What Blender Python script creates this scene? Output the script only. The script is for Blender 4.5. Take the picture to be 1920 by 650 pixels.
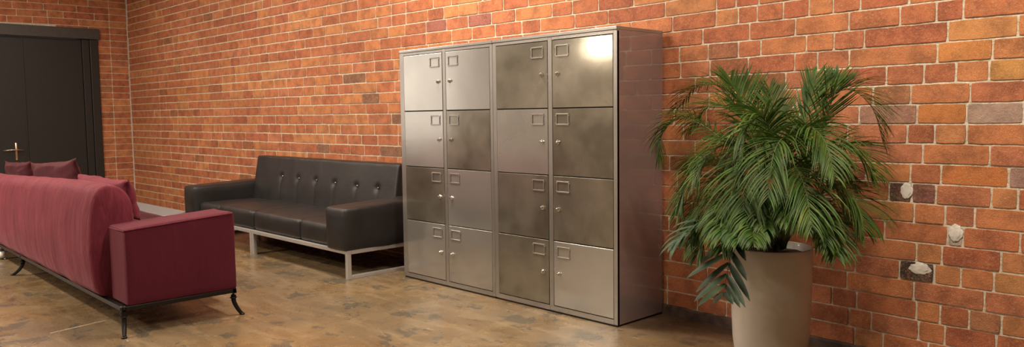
import bpy, bmesh, math, random
from mathutils import Vector, Matrix, noise
random.seed(7)
R = math.radians
for o in list(bpy.data.objects): bpy.data.objects.remove(o)
SC = bpy.context.scene
COL = SC.collection

# ------------------------------------------------------------ camera
F, YAW, PITCH, ROLL, DIST, CAMH = 1453.03, -0.808988, 0.0746436, -0.0126397, 4.09964, 1.283454
_fw0 = Vector((math.sin(YAW), math.cos(YAW), 0)); _rt = Vector((math.cos(YAW), -math.sin(YAW), 0))
FW = _fw0 * math.cos(PITCH) - Vector((0, 0, 1)) * math.sin(PITCH)
_up = _rt.cross(FW)
RT = _rt * math.cos(ROLL) + _up * math.sin(ROLL)
UP = -_rt * math.sin(ROLL) + _up * math.cos(ROLL)
CAM = Vector((0, -DIST, CAMH))
cd = bpy.data.cameras.new('camera'); cd.sensor_width = 36; cd.lens = F * 36 / 1920; cd.clip_start = .05
cam = bpy.data.objects.new('camera', cd); COL.objects.link(cam)
m = Matrix.Identity(4)
for i in range(3):
    m[i][0] = RT[i]; m[i][1] = UP[i]; m[i][2] = -FW[i]; m[i][3] = CAM[i]
cam.matrix_world = m
SC.camera = cam

def at(px, py, ax, val):
    d = FW * F + RT * (px - 960) - UP * (py - 325)
    return CAM + d * ((val - CAM[ax]) / d[ax])

# ------------------------------------------------------------ light
SC.view_settings.view_transform = 'Standard'; SC.view_settings.look = 'None'
SC.view_settings.gamma = 1; SC.view_settings.use_curve_mapping = False
SC.view_settings.exposure = 0.25
w = bpy.data.worlds.new('world'); SC.world = w; w.use_nodes = True
w.node_tree.nodes['Background'].inputs[0].default_value = (.9, .85, .8, 1)
w.node_tree.nodes['Background'].inputs[1].default_value = .2
WARM = (1, .86, .70)
# unseen ceiling lamps added for brightness: x, y, z, watts
FILL_LAMPS = [(-4.6, -1.25, 3.5, 95), (-7.6, -1.6, 3.5, 40), (-10.6, -1.8, 3.5, 20), (-0.8, -1.9, 3.7, 125),
         (-2.6, -5.6, 3.5, 55), (-7.2, -4.6, 3.5, 120), (-10.2, -4.6, 3.5, 66), (-7.2, -6.8, 3.5, 150)]
PEND = [(-6.95, -5.19, 2.22, 30)]

# ------------------------------------------------------------ material helpers
def mat(name):
    mt = bpy.data.materials.new(name); mt.use_nodes = True
    nt = mt.node_tree; b = nt.nodes['Principled BSDF']
    return mt, nt, b
def N(nt, typ, **kw):
    n = nt.nodes.new(typ)
    for k, v in kw.items():
        if k in n.inputs: n.inputs[k].default_value = v
        else: setattr(n, k, v)
    return n
def ramp(nt, fac, stops):
    r = nt.nodes.new('ShaderNodeValToRGB'); e = r.color_ramp.elements
    while len(e) < len(stops): e.new(.5)
    for q, (p, c) in zip(e, stops): q.position = p; q.color = (*c, 1)
    nt.links.new(fac, r.inputs[0]); return r
def mix(nt, fac, a, b, mode='MIX'):
    x = nt.nodes.new('ShaderNodeMix'); x.data_type = 'RGBA'; x.blend_type = mode
    for s, v in ((0, fac), (6, a), (7, b)):
        if hasattr(v, 'is_output') or isinstance(v, bpy.types.NodeSocket): nt.links.new(v, x.inputs[s])
        else: x.inputs[s].default_value = v if s == 0 else (*v, 1)
    return x.outputs[2]
def math_(nt, op, a, b=0.0):
    x = nt.nodes.new('ShaderNodeMath'); x.operation = op
    for i, v in enumerate((a, b)):
        if isinstance(v, bpy.types.NodeSocket): nt.links.new(v, x.inputs[i])
        else: x.inputs[i].default_value = v
    return x.outputs[0]
def coords(nt, scale=(1, 1, 1), rot=(0, 0, 0)):
    t = nt.nodes.new('ShaderNodeTexCoord'); mp = nt.nodes.new('ShaderNodeMapping')
    mp.inputs['Scale'].default_value = scale; mp.inputs['Rotation'].default_value = rot
    nt.links.new(t.outputs['Object'], mp.inputs[0]); return mp.outputs[0]
def noisen(nt, vec, scale, detail=4, rough=.55, dist=0):
    n = N(nt, 'ShaderNodeTexNoise'); n.inputs['Scale'].default_value = scale; n.inputs['Detail'].default_value = detail
    n.inputs['Roughness'].default_value = rough; n.inputs['Distortion'].default_value = dist
    nt.links.new(vec, n.inputs['Vector']); return n.outputs['Fac']
def bump(nt, b, h, strength, dist):
    x = nt.nodes.new('ShaderNodeBump'); x.inputs['Strength'].default_value = strength; x.inputs['Distance'].default_value = dist
    nt.links.new(h, x.inputs['Height']); nt.links.new(x.outputs[0], b.inputs['Normal']); return x
def simple(name, col, rough=.5, metal=0, coat=0, spec=.5, bmp=None, var=.12):
    mt, nt, b = mat(name)
    v = coords(nt); n = noisen(nt, v, 14, 5)
    c = ramp(nt, n, [(.3, tuple(x * (1 - var) for x in col)), (.7, tuple(min(1, x * (1 + var)) for x in col))])
    nt.links.new(c.outputs[0], b.inputs['Base Color'])
    b.inputs['Roughness'].default_value = rough; b.inputs['Metallic'].default_value = metal
    b.inputs['Coat Weight'].default_value = coat; b.inputs['Specular IOR Level'].default_value = spec
    if bmp: bump(nt, b, noisen(nt, v, bmp[0], 3), bmp[1], .002)
    return mt

# brick
BRICK, nt, b = mat('brick')
at_ = N(nt, 'ShaderNodeAttribute', attribute_name='tone'); sep = N(nt, 'ShaderNodeSeparateColor')
v = coords(nt)
n1 = noisen(nt, v, 9, 5, .6); n2 = noisen(nt, v, 55, 5, .7); n3 = noisen(nt, v, 170, 4, .7)
c = mix(nt, ramp(nt, n1, [(.42, (0, 0, 0)), (.62, (1, 1, 1))]).outputs[0], at_.outputs['Color'], (.62, .60, .62), 'MULTIPLY')
c = mix(nt, math_(nt, 'MULTIPLY', ramp(nt, n2, [(.50, (0, 0, 0)), (.68, (1, 1, 1))]).outputs[0], .40), c, (.56, .27, .12))
c = mix(nt, math_(nt, 'MULTIPLY', ramp(nt, n3, [(.57, (0, 0, 0)), (.68, (1, 1, 1))]).outputs[0], .40), c, (.78, .52, .36))
c = mix(nt, math_(nt, 'MULTIPLY', ramp(nt, n3, [(.30, (1, 1, 1)), (.44, (0, 0, 0))]).outputs[0], .55), c, (.16, .05, .025))
n4 = noisen(nt, v, 30, 6, .8)
c = mix(nt, math_(nt, 'MULTIPLY', ramp(nt, n4, [(.66, (0, 0, 0)), (.70, (1, 1, 1))]).outputs[0], .7), c, (.70, .58, .48))
c = mix(nt, math_(nt, 'MULTIPLY', ramp(nt, n4, [(.28, (1, 1, 1)), (.34, (0, 0, 0))]).outputs[0], .5), c, (.10, .04, .025))
nt.links.new(c, b.inputs['Base Color']); b.inputs['Roughness'].default_value = .72
b.inputs['Specular IOR Level'].default_value = .35
bump(nt, b, math_(nt, 'ADD', math_(nt, 'MULTIPLY', n2, .8), math_(nt, 'MULTIPLY', n3, .6)), .7, .006)
# mortar
MORTAR, nt, b = mat('mortar')
v = coords(nt); n = noisen(nt, v, 60, 6, .7)
c = ramp(nt, n, [(.3, (.34, .28, .20)), (.5, (.60, .53, .41)), (.75, (.76, .70, .58))])
nt.links.new(c.outputs[0], b.inputs['Base Color']); b.inputs['Roughness'].default_value = .95
bump(nt, b, noisen(nt, v, 120, 4), .9, .004)
LUMP = simple('pale_mortar', (.62, .58, .52), .95, bmp=(60, .9), var=.25)
PLINTH = simple('dark_plinth', (.075, .045, .035), .8, bmp=(50, 1), var=.6)
# floor
FLOOR, nt, b = mat('polished_concrete')
v = coords(nt, (1, 1, 1)); vs = coords(nt, (.35, 1.5, 1))
a1 = noisen(nt, v, .8, 5, .6); a2 = noisen(nt, v, 3.2, 8, .65, .6); a3 = noisen(nt, v, 28, 6, .7); a4 = noisen(nt, vs, 5, 6, .7, .3)
c0 = ramp(nt, a2, [(.30, (.12, .078, .040)), (.5, (.205, .132, .062)), (.68, (.26, .180, .092))]).outputs[0]
c1 = mix(nt, ramp(nt, a1, [(.40, (0, 0, 0)), (.60, (1, 1, 1))]).outputs[0], c0, (.165, .122, .078))
c1 = mix(nt, math_(nt, 'MULTIPLY', ramp(nt, a4, [(.5, (0, 0, 0)), (.70, (1, 1, 1))]).outputs[0], .5), c1, (.36, .275, .18))
vp = coords(nt, (1, 1.35, 1), (0, 0, .25)); a5 = noisen(nt, vp, 3.4, 10, .68, .35)
patch = math_(nt, 'MULTIPLY', ramp(nt, a5, [(.560, (0, 0, 0)), (.572, (1, 1, 1))]).outputs[0], math_(nt, 'ADD', math_(nt, 'MULTIPLY', a3, .9), .35))
c1 = mix(nt, patch, c1, (.085, .076, .060))
a8 = noisen(nt, vp, 11, 8, .7)
c1 = mix(nt, math_(nt, 'MULTIPLY', ramp(nt, a8, [(.66, (0, 0, 0)), (.68, (1, 1, 1))]).outputs[0], .6), c1, (.075, .06, .045))
vw = coords(nt, (.5, 1.9, 1), (0, 0, -.55)); a6 = noisen(nt, vw, 5, 10, .8)
c1 = mix(nt, math_(nt, 'MULTIPLY', ramp(nt, a6, [(.63, (0, 0, 0)), (.67, (1, 1, 1))]).outputs[0], .75), c1, (.60, .52, .40))
a9 = noisen(nt, v, 110, 3, .6)
c1 = mix(nt, math_(nt, 'MULTIPLY', ramp(nt, a9, [(.55, (0, 0, 0)), (.75, (1, 1, 1))]).outputs[0], .35), c1, (.42, .32, .20))
c1 = mix(nt, math_(nt, 'MULTIPLY', ramp(nt, a9, [(.28, (1, 1, 1)), (.45, (0, 0, 0))]).outputs[0], .4), c1, (.07, .045, .025))
# dark brown tone mixed in towards the wall around the plant pot, and pale saw cuts in the slab
sx = N(nt, 'ShaderNodeSeparateXYZ'); nt.links.new(v, sx.inputs[0])
def seg_mask(ax_, ay_, bx_, by_, wd):
    L = math.hypot(bx_ - ax_, by_ - ay_); ux, uy = (bx_ - ax_) / L, (by_ - ay_) / L
    dx = math_(nt, 'SUBTRACT', sx.outputs[0], ax_); dy = math_(nt, 'SUBTRACT', sx.outputs[1], ay_)
    al = math_(nt, 'ADD', math_(nt, 'MULTIPLY', dx, ux), math_(nt, 'MULTIPLY', dy, uy))
    ac = math_(nt, 'ABSOLUTE', math_(nt, 'SUBTRACT', math_(nt, 'MULTIPLY', dx, uy), math_(nt, 'MULTIPLY', dy, ux)))
    m1_ = math_(nt, 'LESS_THAN', ac, math_(nt, 'MULTIPLY', a3, wd * 2)); m2_ = math_(nt, 'MULTIPLY', math_(nt, 'GREATER_THAN', al, 0), math_(nt, 'LESS_THAN', al, L))
    return math_(nt, 'MULTIPLY', m1_, m2_)
for (p0, p1, wd, op) in (((94, 624), (198, 600), .006, .8), ((205, 569), (300, 548), .004, .35)):
    A_ = at(*p0, 2, 0); B_ = at(*p1, 2, 0)
    c1 = mix(nt, math_(nt, 'MULTIPLY', seg_mask(A_.x, A_.y, B_.x, B_.y, wd), op), c1, (.62, .54, .40))
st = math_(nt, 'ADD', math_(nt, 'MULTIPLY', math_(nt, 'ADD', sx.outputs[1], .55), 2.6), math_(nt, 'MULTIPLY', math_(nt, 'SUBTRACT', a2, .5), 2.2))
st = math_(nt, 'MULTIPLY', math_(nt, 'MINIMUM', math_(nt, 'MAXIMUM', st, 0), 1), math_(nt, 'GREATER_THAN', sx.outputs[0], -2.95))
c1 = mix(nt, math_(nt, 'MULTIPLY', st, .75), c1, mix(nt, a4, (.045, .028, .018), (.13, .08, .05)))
c1 = mix(nt, 1.0, c1, (1.04, 1.03, 1.0), 'MULTIPLY')
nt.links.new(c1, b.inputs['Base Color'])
rr = ramp(nt, a2, [(.3, (.17, .17, .17)), (.7, (.36, .36, .36))]); nt.links.new(rr.outputs[0], b.inputs['Roughness'])
b.inputs['Specular IOR Level'].default_value = .38
bump(nt, b, a3, .12, .003)
# painted steel of the lockers (dark mottled and light)
def locker_mat(name, dark, light, rough, scale=2.2, metal=.72):
    mt, nt, b = mat(name)
    oi = nt.nodes.new('ShaderNodeObjectInfo'); v0 = coords(nt)
    va = nt.nodes.new('ShaderNodeVectorMath'); va.operation = 'ADD'; nt.links.new(v0, va.inputs[0]); nt.links.new(math_(nt, 'MULTIPLY', oi.outputs['Random'], 40), va.inputs[1]); v = va.outputs[0]
    n = noisen(nt, v, scale, 4, .5, .15); n2 = noisen(nt, v, 9, 3, .5); f = noisen(nt, v, 240, 2)
    c = ramp(nt, math_(nt, 'ADD', math_(nt, 'MULTIPLY', n, .75), math_(nt, 'MULTIPLY', n2, .25)), [(.36, dark), (.64, light)])
    c2 = mix(nt, math_(nt, 'MULTIPLY', f, .18), c.outputs[0], tuple(x * .6 for x in dark))
    nt.links.new(c2, b.inputs['Base Color'])
    b.inputs['Metallic'].default_value = metal
    r = ramp(nt, noisen(nt, v, 1.2, 1), [(.3, (rough,) * 3), (.7, (rough + .05,) * 3)]); nt.links.new(r.outputs[0], b.inputs['Roughness'])
    b.inputs['Coat Weight'].default_value = .3; b.inputs['Coat Roughness'].default_value = .05
    return mt
L_LIGHT = locker_mat('brushed_steel_light', (.42, .41, .385), (.50, .485, .455), .18)
L_DARK = locker_mat('brushed_steel_dark', (.17, .155, .12), (.36, .335, .275), .18, 2.8)
L_MID = locker_mat('brushed_steel_medium', (.27, .25, .20), (.50, .47, .40), .11, 2.8)
L_FRAME = locker_mat('steel_frame', (.33, .315, .295), (.40, .38, .355), .26)
L_SIDE = locker_mat('steel_side', (.30, .225, .215), (.34, .255, .24), .05, 1.5, .45)
BLACKGAP = simple('black_gap', (.008, .008, .008), .7)
CHROME = simple('chrome', (.75, .74, .72), .15, 1, var=.03)
TUBE = simple('satin_steel', (.58, .56, .54), .35, .6, var=.06)
# leather
LEATHER, nt, b = mat('black_leather')
v = coords(nt); n = noisen(nt, v, 5, 4); g = N(nt, 'ShaderNodeTexVoronoi'); g.inputs['Scale'].default_value = 260; nt.links.new(v, g.inputs['Vector'])
c = ramp(nt, n, [(.3, (.013, .012, .012)), (.7, (.022, .0205, .0205))]); nt.links.new(c.outputs[0], b.inputs['Base Color'])
b.inputs['Roughness'].default_value = .40; b.inputs['Specular IOR Level'].default_value = .48
h = math_(nt, 'ADD', math_(nt, 'MULTIPLY', g.outputs['Distance'], .12), noisen(nt, v, 7, 5, .6))
bump(nt, b, h, .35, .012)
# red linen
def fabric(name, c_lo, c_hi, crease=1.0):
    mt, nt, b = mat(name)
    v = coords(nt, (1, 1, .22)); n = noisen(nt, v, 26, 5, .6, .8)
    vf = coords(nt); f = noisen(nt, vf, 190, 3); g = noisen(nt, vf, 4, 4)
    c = ramp(nt, math_(nt, 'ADD', math_(nt, 'MULTIPLY', n, .55), math_(nt, 'MULTIPLY', g, .45)), [(.35, c_lo), (.65, c_hi)])
    nt.links.new(c.outputs[0], b.inputs['Base Color'])
    b.inputs['Roughness'].default_value = .85; b.inputs['Sheen Weight'].default_value = .14
    b.inputs['Sheen Roughness'].default_value = .4; b.inputs['Sheen Tint'].default_value = (1, .55, .6, 1)
    b.inputs['Specular IOR Level'].default_value = .2
    h = math_(nt, 'ADD', math_(nt, 'MULTIPLY', n, crease), math_(nt, 'MULTIPLY', f, .12))
    bump(nt, b, h, .7, .014); return mt
RED = fabric('crushed_red_linen', (.105, .011, .022), (.175, .028, .045), 1.0)
RED_FLAT_SHADED = fabric('flat_red_linen_shaded', (.078, .008, .018), (.092, .0105, .022), .12)  # same linen, its colour darkened to paint the shade on the arm
RED_DARK = fabric('deep_red_velvet', (.042, .004, .008), (.060, .007, .012), .4)
IRON = simple('black_iron', (.018, .016, .015), .42, .6, bmp=(40, .5))
DOORP = simple('charcoal_door_paint', (.011, .0095, .009), .55, bmp=(9, .15))
DOORF = simple('charcoal_frame_paint', (.014, .012, .0115), .5)
LINTEL = simple('dark_steel_lintel', (.05, .045, .042), .5)
BRASS = simple('pale_brass', (.75, .62, .42), .25, 1, var=.05)
BUTTON = simple('button_metal', (.30, .28, .27), .2, 1)
TABLETOP = simple('pale_grey_laminate', (.20, .205, .22), .35, var=.04)
PLASTER = simple('warm_plaster', (.30, .26, .22), .9, bmp=(8, .3))
CEIL = simple('ceiling_paint', (.45, .42, .39), .9)
POT = simple('grey_ceramic', (.50, .455, .40), .36, bmp=(3, .15), var=.05, coat=.25)
SOIL = simple('potting_soil', (.03, .022, .015), .95, bmp=(40, 1), var=.5)
STEM = simple('palm_stem', (.10, .11, .04), .6, var=.3)
def leafmat(name, lo, hi):
    mt, nt, b = mat(name)
    a = N(nt, 'ShaderNodeAttribute', attribute_name='tone')
    n = noisen(nt, coords(nt), 12, 4)
    c = ramp(nt, n, [(.3, lo), (.7, hi)])
    c2 = mix(nt, 1.0, c.outputs[0], a.outputs['Color'], 'MULTIPLY')
    nt.links.new(c2, b.inputs['Base Color']); b.inputs['Roughness'].default_value = .5
    b.inputs['Specular IOR Level'].default_value = .3
    tr = N(nt, 'ShaderNodeBsdfTranslucent'); nt.links.new(c2, tr.inputs[0])
    ms = N(nt, 'ShaderNodeMixShader'); ms.inputs[0].default_value = .22
    nt.links.new(b.outputs[0], ms.inputs[1]); nt.links.new(tr.outputs[0], ms.inputs[2])
    nt.links.new(ms.outputs[0], nt.nodes['Material Output'].inputs[0]); return mt
LEAF = leafmat('palm_leaf', (.026, .074, .010), (.080, .150, .024))
LEAF_B = leafmat('broad_leaf', (.022, .050, .025), (.050, .090, .045))
GLASS, nt, b = mat('clear_glass'); b.inputs['Transmission Weight'].default_value = 1; b.inputs['Roughness'].default_value = .05
nt.links.new(ramp(nt, noisen(nt, coords(nt), 4), [(0, (.9, .93, .92)), (1, (.95, .97, .96))]).outputs[0], b.inputs['Base Color'])
LABEL = simple('white_paper', (.8, .78, .74), .6)
LAMPW = simple('added_lamp_housing', (.7, .68, .64), .5)
EMIT, nt, b = mat('added_lamp_diffuser'); b.inputs['Emission Color'].default_value = (*WARM, 1); b.inputs['Emission Strength'].default_value = 9

FILL_PANE, nt, b = mat('fill_glow_glass'); b.inputs['Emission Color'].default_value = (1, .94, .85, 1); b.inputs['Emission Strength'].default_value = 1.35  # glow of the added window
GLOBE, nt, b = mat('lit_globe'); b.inputs['Emission Color'].default_value = (*WARM, 1); b.inputs['Emission Strength'].default_value = 34
# ------------------------------------------------------------ object helpers
def link(name, me, mats, parent=None, smooth=False):
    if not isinstance(mats, (list, tuple)): mats = [mats]
    for q in mats: me.materials.append(q)
    if smooth:
        for p in me.polygons: p.use_smooth = True
    o = bpy.data.objects.new(name, me); COL.objects.link(o)
    if parent: o.parent = parent
    return o
def from_bm(name, bm, mats, parent=None, smooth=False):
    bmesh.ops.recalc_face_normals(bm, faces=bm.faces)
    me = bpy.data.meshes.new(name); bm.to_mesh(me); bm.free()
    return link(name, me, mats, parent, smooth)
def tag(o, label=None, cat=None, group=None, kind=None):
    for k, v in (('label', label), ('category', cat), ('group', group), ('kind', kind)):
        if v: o[k] = v
    return o
def empty(name, loc, label, cat, group=None):
    o = bpy.data.objects.new(name, None); o.location = loc; o.empty_display_size = .1; COL.objects.link(o)
    return tag(o, label, cat, group)
def box(bm, x0, x1, y0, y1, z0, z1, bev=0, seg=2, mi=0):
    r = bmesh.ops.create_cube(bm, size=1)
    for v in r['verts']:
        v.co = Vector(((x0 + x1) / 2 + v.co.x * (x1 - x0), (y0 + y1) / 2 + v.co.y * (y1 - y0), (z0 + z1) / 2 + v.co.z * (z1 - z0)))
    fs = set(f for v in r['verts'] for f in v.link_faces)
    for f in fs: f.material_index = mi
    if bev:
        es = list({e for f in fs for e in f.edges})
        bmesh.ops.bevel(bm, geom=es, offset=bev, segments=seg, affect='EDGES', profile=.5)
def tube(bm, pts, rad, n=8, cap=True, flat=1.0):
    pts = [Vector(p) for p in pts]; rings = []
    if not isinstance(rad, (list, tuple)): rad = [rad] * len(pts)
    for i, p in enumerate(pts):
        t = (pts[min(i + 1, len(pts) - 1)] - pts[max(i - 1, 0)]).normalized()
        a = t.cross(Vector((0, 0, 1)))
        if a.length < .05: a = t.cross(Vector((0, 1, 0)))
        a.normalize(); b2 = t.cross(a).normalized()
        rings.append([bm.verts.new(p + (a * math.cos(2 * math.pi * k / n) + b2 * math.sin(2 * math.pi * k / n) * flat) * rad[i]) for k in range(n)])
    for r0, r1 in zip(rings, rings[1:]):
        for k in range(n): bm.faces.new((r0[k], r0[(k + 1) % n], r1[(k + 1) % n], r1[k]))
    if cap: bm.faces.new(rings[0][::-1]); bm.faces.new(rings[-1])
def lathe(bm, prof, cx=0, cy=0, n=48, mi=0):
    rings = []
    for r, z in prof:
        rings.append([bm.verts.new((cx + r * math.cos(2 * math.pi * k / n), cy + r * math.sin(2 * math.pi * k / n), z)) for k in range(n)] if r > 1e-5 else [bm.verts.new((cx, cy, z))])
    for a, c in zip(rings, rings[1:]):
        for k in range(n):
            q = [a[k % len(a)], a[(k + 1) % len(a)], c[(k + 1) % len(c)], c[k % len(c)]]
            q2 = []
            for x in q:
                if x not in q2: q2.append(x)
            if len(q2) > 2: bm.faces.new(q2).material_index = mi
def catmull(pts, n):
    P = [Vector(p) for p in pts]; P = [P[0] * 2 - P[1]] + P + [P[-1] * 2 - P[-2]]; out = []
    segs = len(P) - 3
    for i in range(n + 1):
        t = i / n * segs; s = min(int(t), segs - 1); u = t - s
        a, b2, c, d = P[s:s + 4]
        out.append(.5 * ((2 * b2) + (c - a) * u + (2 * a - 5 * b2 + 4 * c - d) * u * u + (3 * b2 - a - 3 * c + d) * u ** 3))
    return out

# ------------------------------------------------------------ brick walls
def lerpt(x, T):
    if x <= T[0][0]: return T[0][1]
    for (a, va), (b2, vb) in zip(T, T[1:]):
        if x <= b2: return va + (vb - va) * (x - a) / (b2 - a)
    return T[-1][1]
ST = [(-12.9, .1019), (-8, .0995), (-3.2, .0958), (-1, .0985), (3, .099)]
def zc(k, x): return 1.02 + (k - 10) * lerpt(x, ST)
def course_of(x, z): return math.floor((z - 1.02) / lerpt(x, ST) + 10)
PAL = [(.50, .135, .045), (.47, .12, .042), (.52, .15, .048), (.44, .11, .038), (.54, .165, .05), (.50, .14, .055), (.46, .12, .045), (.41, .095, .036), (.52, .17, .055)]
PALD = [(.32, .085, .030), (.34, .10, .035), (.28, .085, .03), (.36, .12, .045)]
def rnd_col(rg):
    c = rg.choice(PAL) if rg.random() > .03 else rg.choice(PALD)
    s = rg.uniform(.90, 1.10); return (c[0] * s, c[1] * s * 1.26, c[2] * s * 1.5)
def build_bricks(name, mapf, u0, u1, ztop, joints, rg, opening=None, fixed=None, over=None, mortar_quads=()):
    V = []; FC = []; MI = []; CC = []
    def add_brick(a, b2, k, col, off):
        g = .0042 + .0018 * min(1, max(0, (-3.5 - a) / 4))
        def zl(u, kk): 
            return max(0, zc(kk, u) + .003 * noise.noise(Vector((u * 3.1, kk * 5.3, 1.7))))
        w_ = b2 - a; n = max(2, int(w_ / .022))
        if zl(a, k + 1) - zl(a, k) < .02: return
        ring = []
        for i in range(n + 1): ring.append((a + g + (w_ - 2 * g) * i / n, zl(a + w_ * i / n, k) + g, 0, 1))
        for i in (1, 2): ring.append((b2 - g, None, i / 3, 0))
        for i in range(n, -1, -1): ring.append((a + g + (w_ - 2 * g) * i / n, zl(a + w_ * i / n, k + 1) - g, 0, -1))
        for i in (2, 1): ring.append((a + g, None, i / 3, 0))
        pts = []
        for (u, z, t, s) in ring:
            if z is None: z = (zl(u, k) + g) * (1 - t) + (zl(u, k + 1) - g) * t
            pts.append([u + rg.uniform(-.0010, .0010), z + rg.uniform(-.0009, .0009) + .0016 * noise.noise(Vector((u * 16, z * 30, 3)))])
        m_ = len(pts)
        for i in (0, n, n + 3, 2 * n + 3):   # rounded corners
            cu = (a + b2) / 2; czz = (zl(cu, k) + zl(cu, k + 1)) / 2
            pts[i][0] += math.copysign(.0022, cu - pts[i][0]); pts[i][1] += math.copysign(.0015, czz - pts[i][1])
        cu = sum(p[0] for p in pts) / m_; cz_ = sum(p[1] for p in pts) / m_
        base = len(V)
        hw = w_ / 2; hh = .045
        for d, ins in ((-.009, 0), (off - .0012, 0.0002), (off, .0014)):
            for p in pts:
                uu = p[0] - math.copysign(min(ins, abs(p[0] - cu)), p[0] - cu); zz = p[1] - math.copysign(min(ins, abs(p[1] - cz_)), p[1] - cz_)
                V.append(mapf(uu, zz, d)); CC.append(col)
        for r_ in (0, 1):
            for i in range(m_):
                j = (i + 1) % m_
                FC.append((base + r_ * m_ + i, base + r_ * m_ + j, base + (r_ + 1) * m_ + j, base + (r_ + 1) * m_ + i)); MI.append(0)
        FC.append(tuple(base + 2 * m_ + i for i in range(m_))); MI.append(0)
    k = -1
    while True:
        if zc(k, (u0 + u1) / 2) > ztop: break
        js = sorted(joints.get(k, []))
        pts = [u0]
        if fixed: js = sorted(js + [f for f in fixed(k)])
        js = [j for j in js if u0 + .03 < j < u1 - .03]
        cuts = [u0] + js + [u1]
        full = [u0]
        for a, b2 in zip(cuts, cuts[1:]):
            x = a
            while b2 - x > .50 and not (fixed and a == u0 and u1 > 0):
                far = 1.0 + max(0, (-4 - x)) * .03
                L = rg.choice([.21, .22, .30, .38, .40, .42] if x > -2.9 else [.20, .24, .28, .31, .36]) * far * rg.uniform(.92, 1.08)
                if b2 - (x + L) < .14: L = (b2 - x) / 2
                x += L; full.append(x)
            full.append(b2)
        for a, b2 in zip(full, full[1:]):
            zm = (zc(k, a) + zc(k + 1, a)) / 2
            hit = [q for q in (opening or ()) if b2 > q[0] + .01 and a < q[1] - .01 and q[2] < zm < q[3]]
            if hit:
                op = hit[0]
                # trim against the opening
                if a < op[0] - .03: add_brick(a, op[0], k, rnd_col(rg), 0)
                if b2 > op[1] + .03: add_brick(op[1], b2, k, rnd_col(rg), 0)
                continue
            col = rnd_col(rg)
            if over:
                for (ou, oz, oc) in over:
                    if a < ou < b2 and course_of(ou, oz) == k: col = oc
            add_brick(a, b2, k, col, rg.uniform(-.0015, .003))
        k += 1
    for (a, b2, z0, z1) in mortar_quads:   # mortar bed as a slab with real thickness
        base = len(V)
        for d in (-.004, -.25):
            for (u, z) in ((a, z0), (b2, z0), (b2, z1), (a, z1)):
                V.append(mapf(u, z, d)); CC.append((.5, .45, .4))
        for q in ((0, 1, 2, 3), (7, 6, 5, 4), (0, 4, 5, 1), (1, 5, 6, 2), (2, 6, 7, 3), (3, 7, 4, 0)):
            FC.append(tuple(base + i for i in q)); MI.append(1)
    me = bpy.data.meshes.new(name); me.from_pydata(V, [], FC)
    ca = me.color_attributes.new('tone', 'FLOAT_COLOR', 'POINT')
    flat = []
    for c in CC: flat += [c[0], c[1], c[2], 1]
    ca.data.foreach_set('color', flat)
    me.polygons.foreach_set('material_index', MI)
    o = link(name, me, [BRICK, MORTAR]); return tag(o, kind='structure')

TR = []   # traced joints (px,py)
for ox, oy, sc, L in [
    (1240, 0, 2.954, [(20,40),(305,20),(412,15),(540,10),(62,130),(302,100),(425,90),(530,80),(675,65),(228,205),(488,180),(742,155),(258,290),(425,275),(550,265),(268,380),(480,365),(738,345),(188,460),(688,440)]),
    (1480, 0, 3.25, [(120,50),(268,30),(432,20),(38,170),(363,130),(675,100),(103,270),(272,250),(457,240),(32,380),(170,360),(363,360),(590,460)]),
    (1650, 0, 2.956, [(312,75),(462,55),(375,170),(318,290),(243,400),(420,395),(605,385),(170,520),(500,510),(205,620),(480,610)]),
    (1650, 200, 2.956, [(150,150),(303,150),(480,150),(237,260),(608,260),(168,360),(338,365),(712,380),(50,460),(175,470),(310,475),(618,480),(765,500),(190,575),(360,590),(525,595)]),
    (1500, 400, 2.6, [(412,60),(720,85),(568,165),(692,180),(268,225),(485,250),(655,265),(228,310),(555,355),(155,380),(275,400),(568,440),(683,460),(238,470),(348,495),(578,540),(706,555),(265,570),(405,595),(560,610),(670,620)]),
    (1700, 400, 2.6, [(275,95),(553,125),(460,215),(265,285),(425,310),(380,400),(305,480),(460,590)])]:
    for x, y in L: TR.append((ox + x / sc, oy + y / sc))
JT = {}
for px, py in TR:
    P = at(px, py, 1, 0); k = course_of(P.x, P.z); l = JT.setdefault(k, [])
    if all(abs(P.x - q) > .05 for q in l): l.append(P.x)
OV = []
for px, py, c in [(1722, 498, (.06, .04, .03)), (1670, 362, (.10, .05, .04)), (1690, 362, (.10, .05, .04)), (1722, 364, (.20, .08, .06)), (1885, 212, (.40, .28, .22)), (1790, 436, (.48, .40, .32)),
                  (1907, 325, (.42, .26, .21)), (1690, 208, (.36, .19, .13)), (1770, 211, (.52, .19, .05)), (1810, 330, (.5, .165, .045)), (1830, 60, (.55, .24, .08)), (1900, 132, (.52, .25, .07)),
                  (1895, 530, (.48, .22, .08)), (1600, 425, (.42, .10, .035)), (1330, 110, (.32, .12, .06)), (1760, 90, (.56, .22, .06)), (1870, 590, (.40, .17, .08)),
                  (680, 180, (.25, .12, .07)), (742, 218, (.25, .12, .07)), (672, 140, (.25, .12, .07)), (740, 280, (.25, .12, .07)), (600, 275, (.25, .12, .07)), (920, 30, (.30, .10, .08)), (830, 38, (.30, .10, .08))]:
    P = at(px, py, 1, 0); OV.append((P.x, P.z, c))
rgw = random.Random(11)
XB = -12.897
def fix_long(k):
    # toothed quoins beside the far corner
    return [XB + (.98 if k % 2 else 1.22)] + ([XB + 1.24] if k % 2 else [])
build_bricks('wall_right', lambda u, z, d: (u, -d, z), XB, 3.0, 4.2, JT, rgw, over=OV, fixed=fix_long, mortar_quads=[(XB, 3.25, 0, 4.2)])
DY0, DY1, DZ = -2.42, -.44, 2.64
def fix_back(k): return [-.26]
WY0, WY1, WZ0, WZ1 = -7.7, -4.3, .75, 3.15
OPEN = ((DY0, DY1, -1, DZ), (WY0, WY1, WZ0, WZ1))
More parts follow.
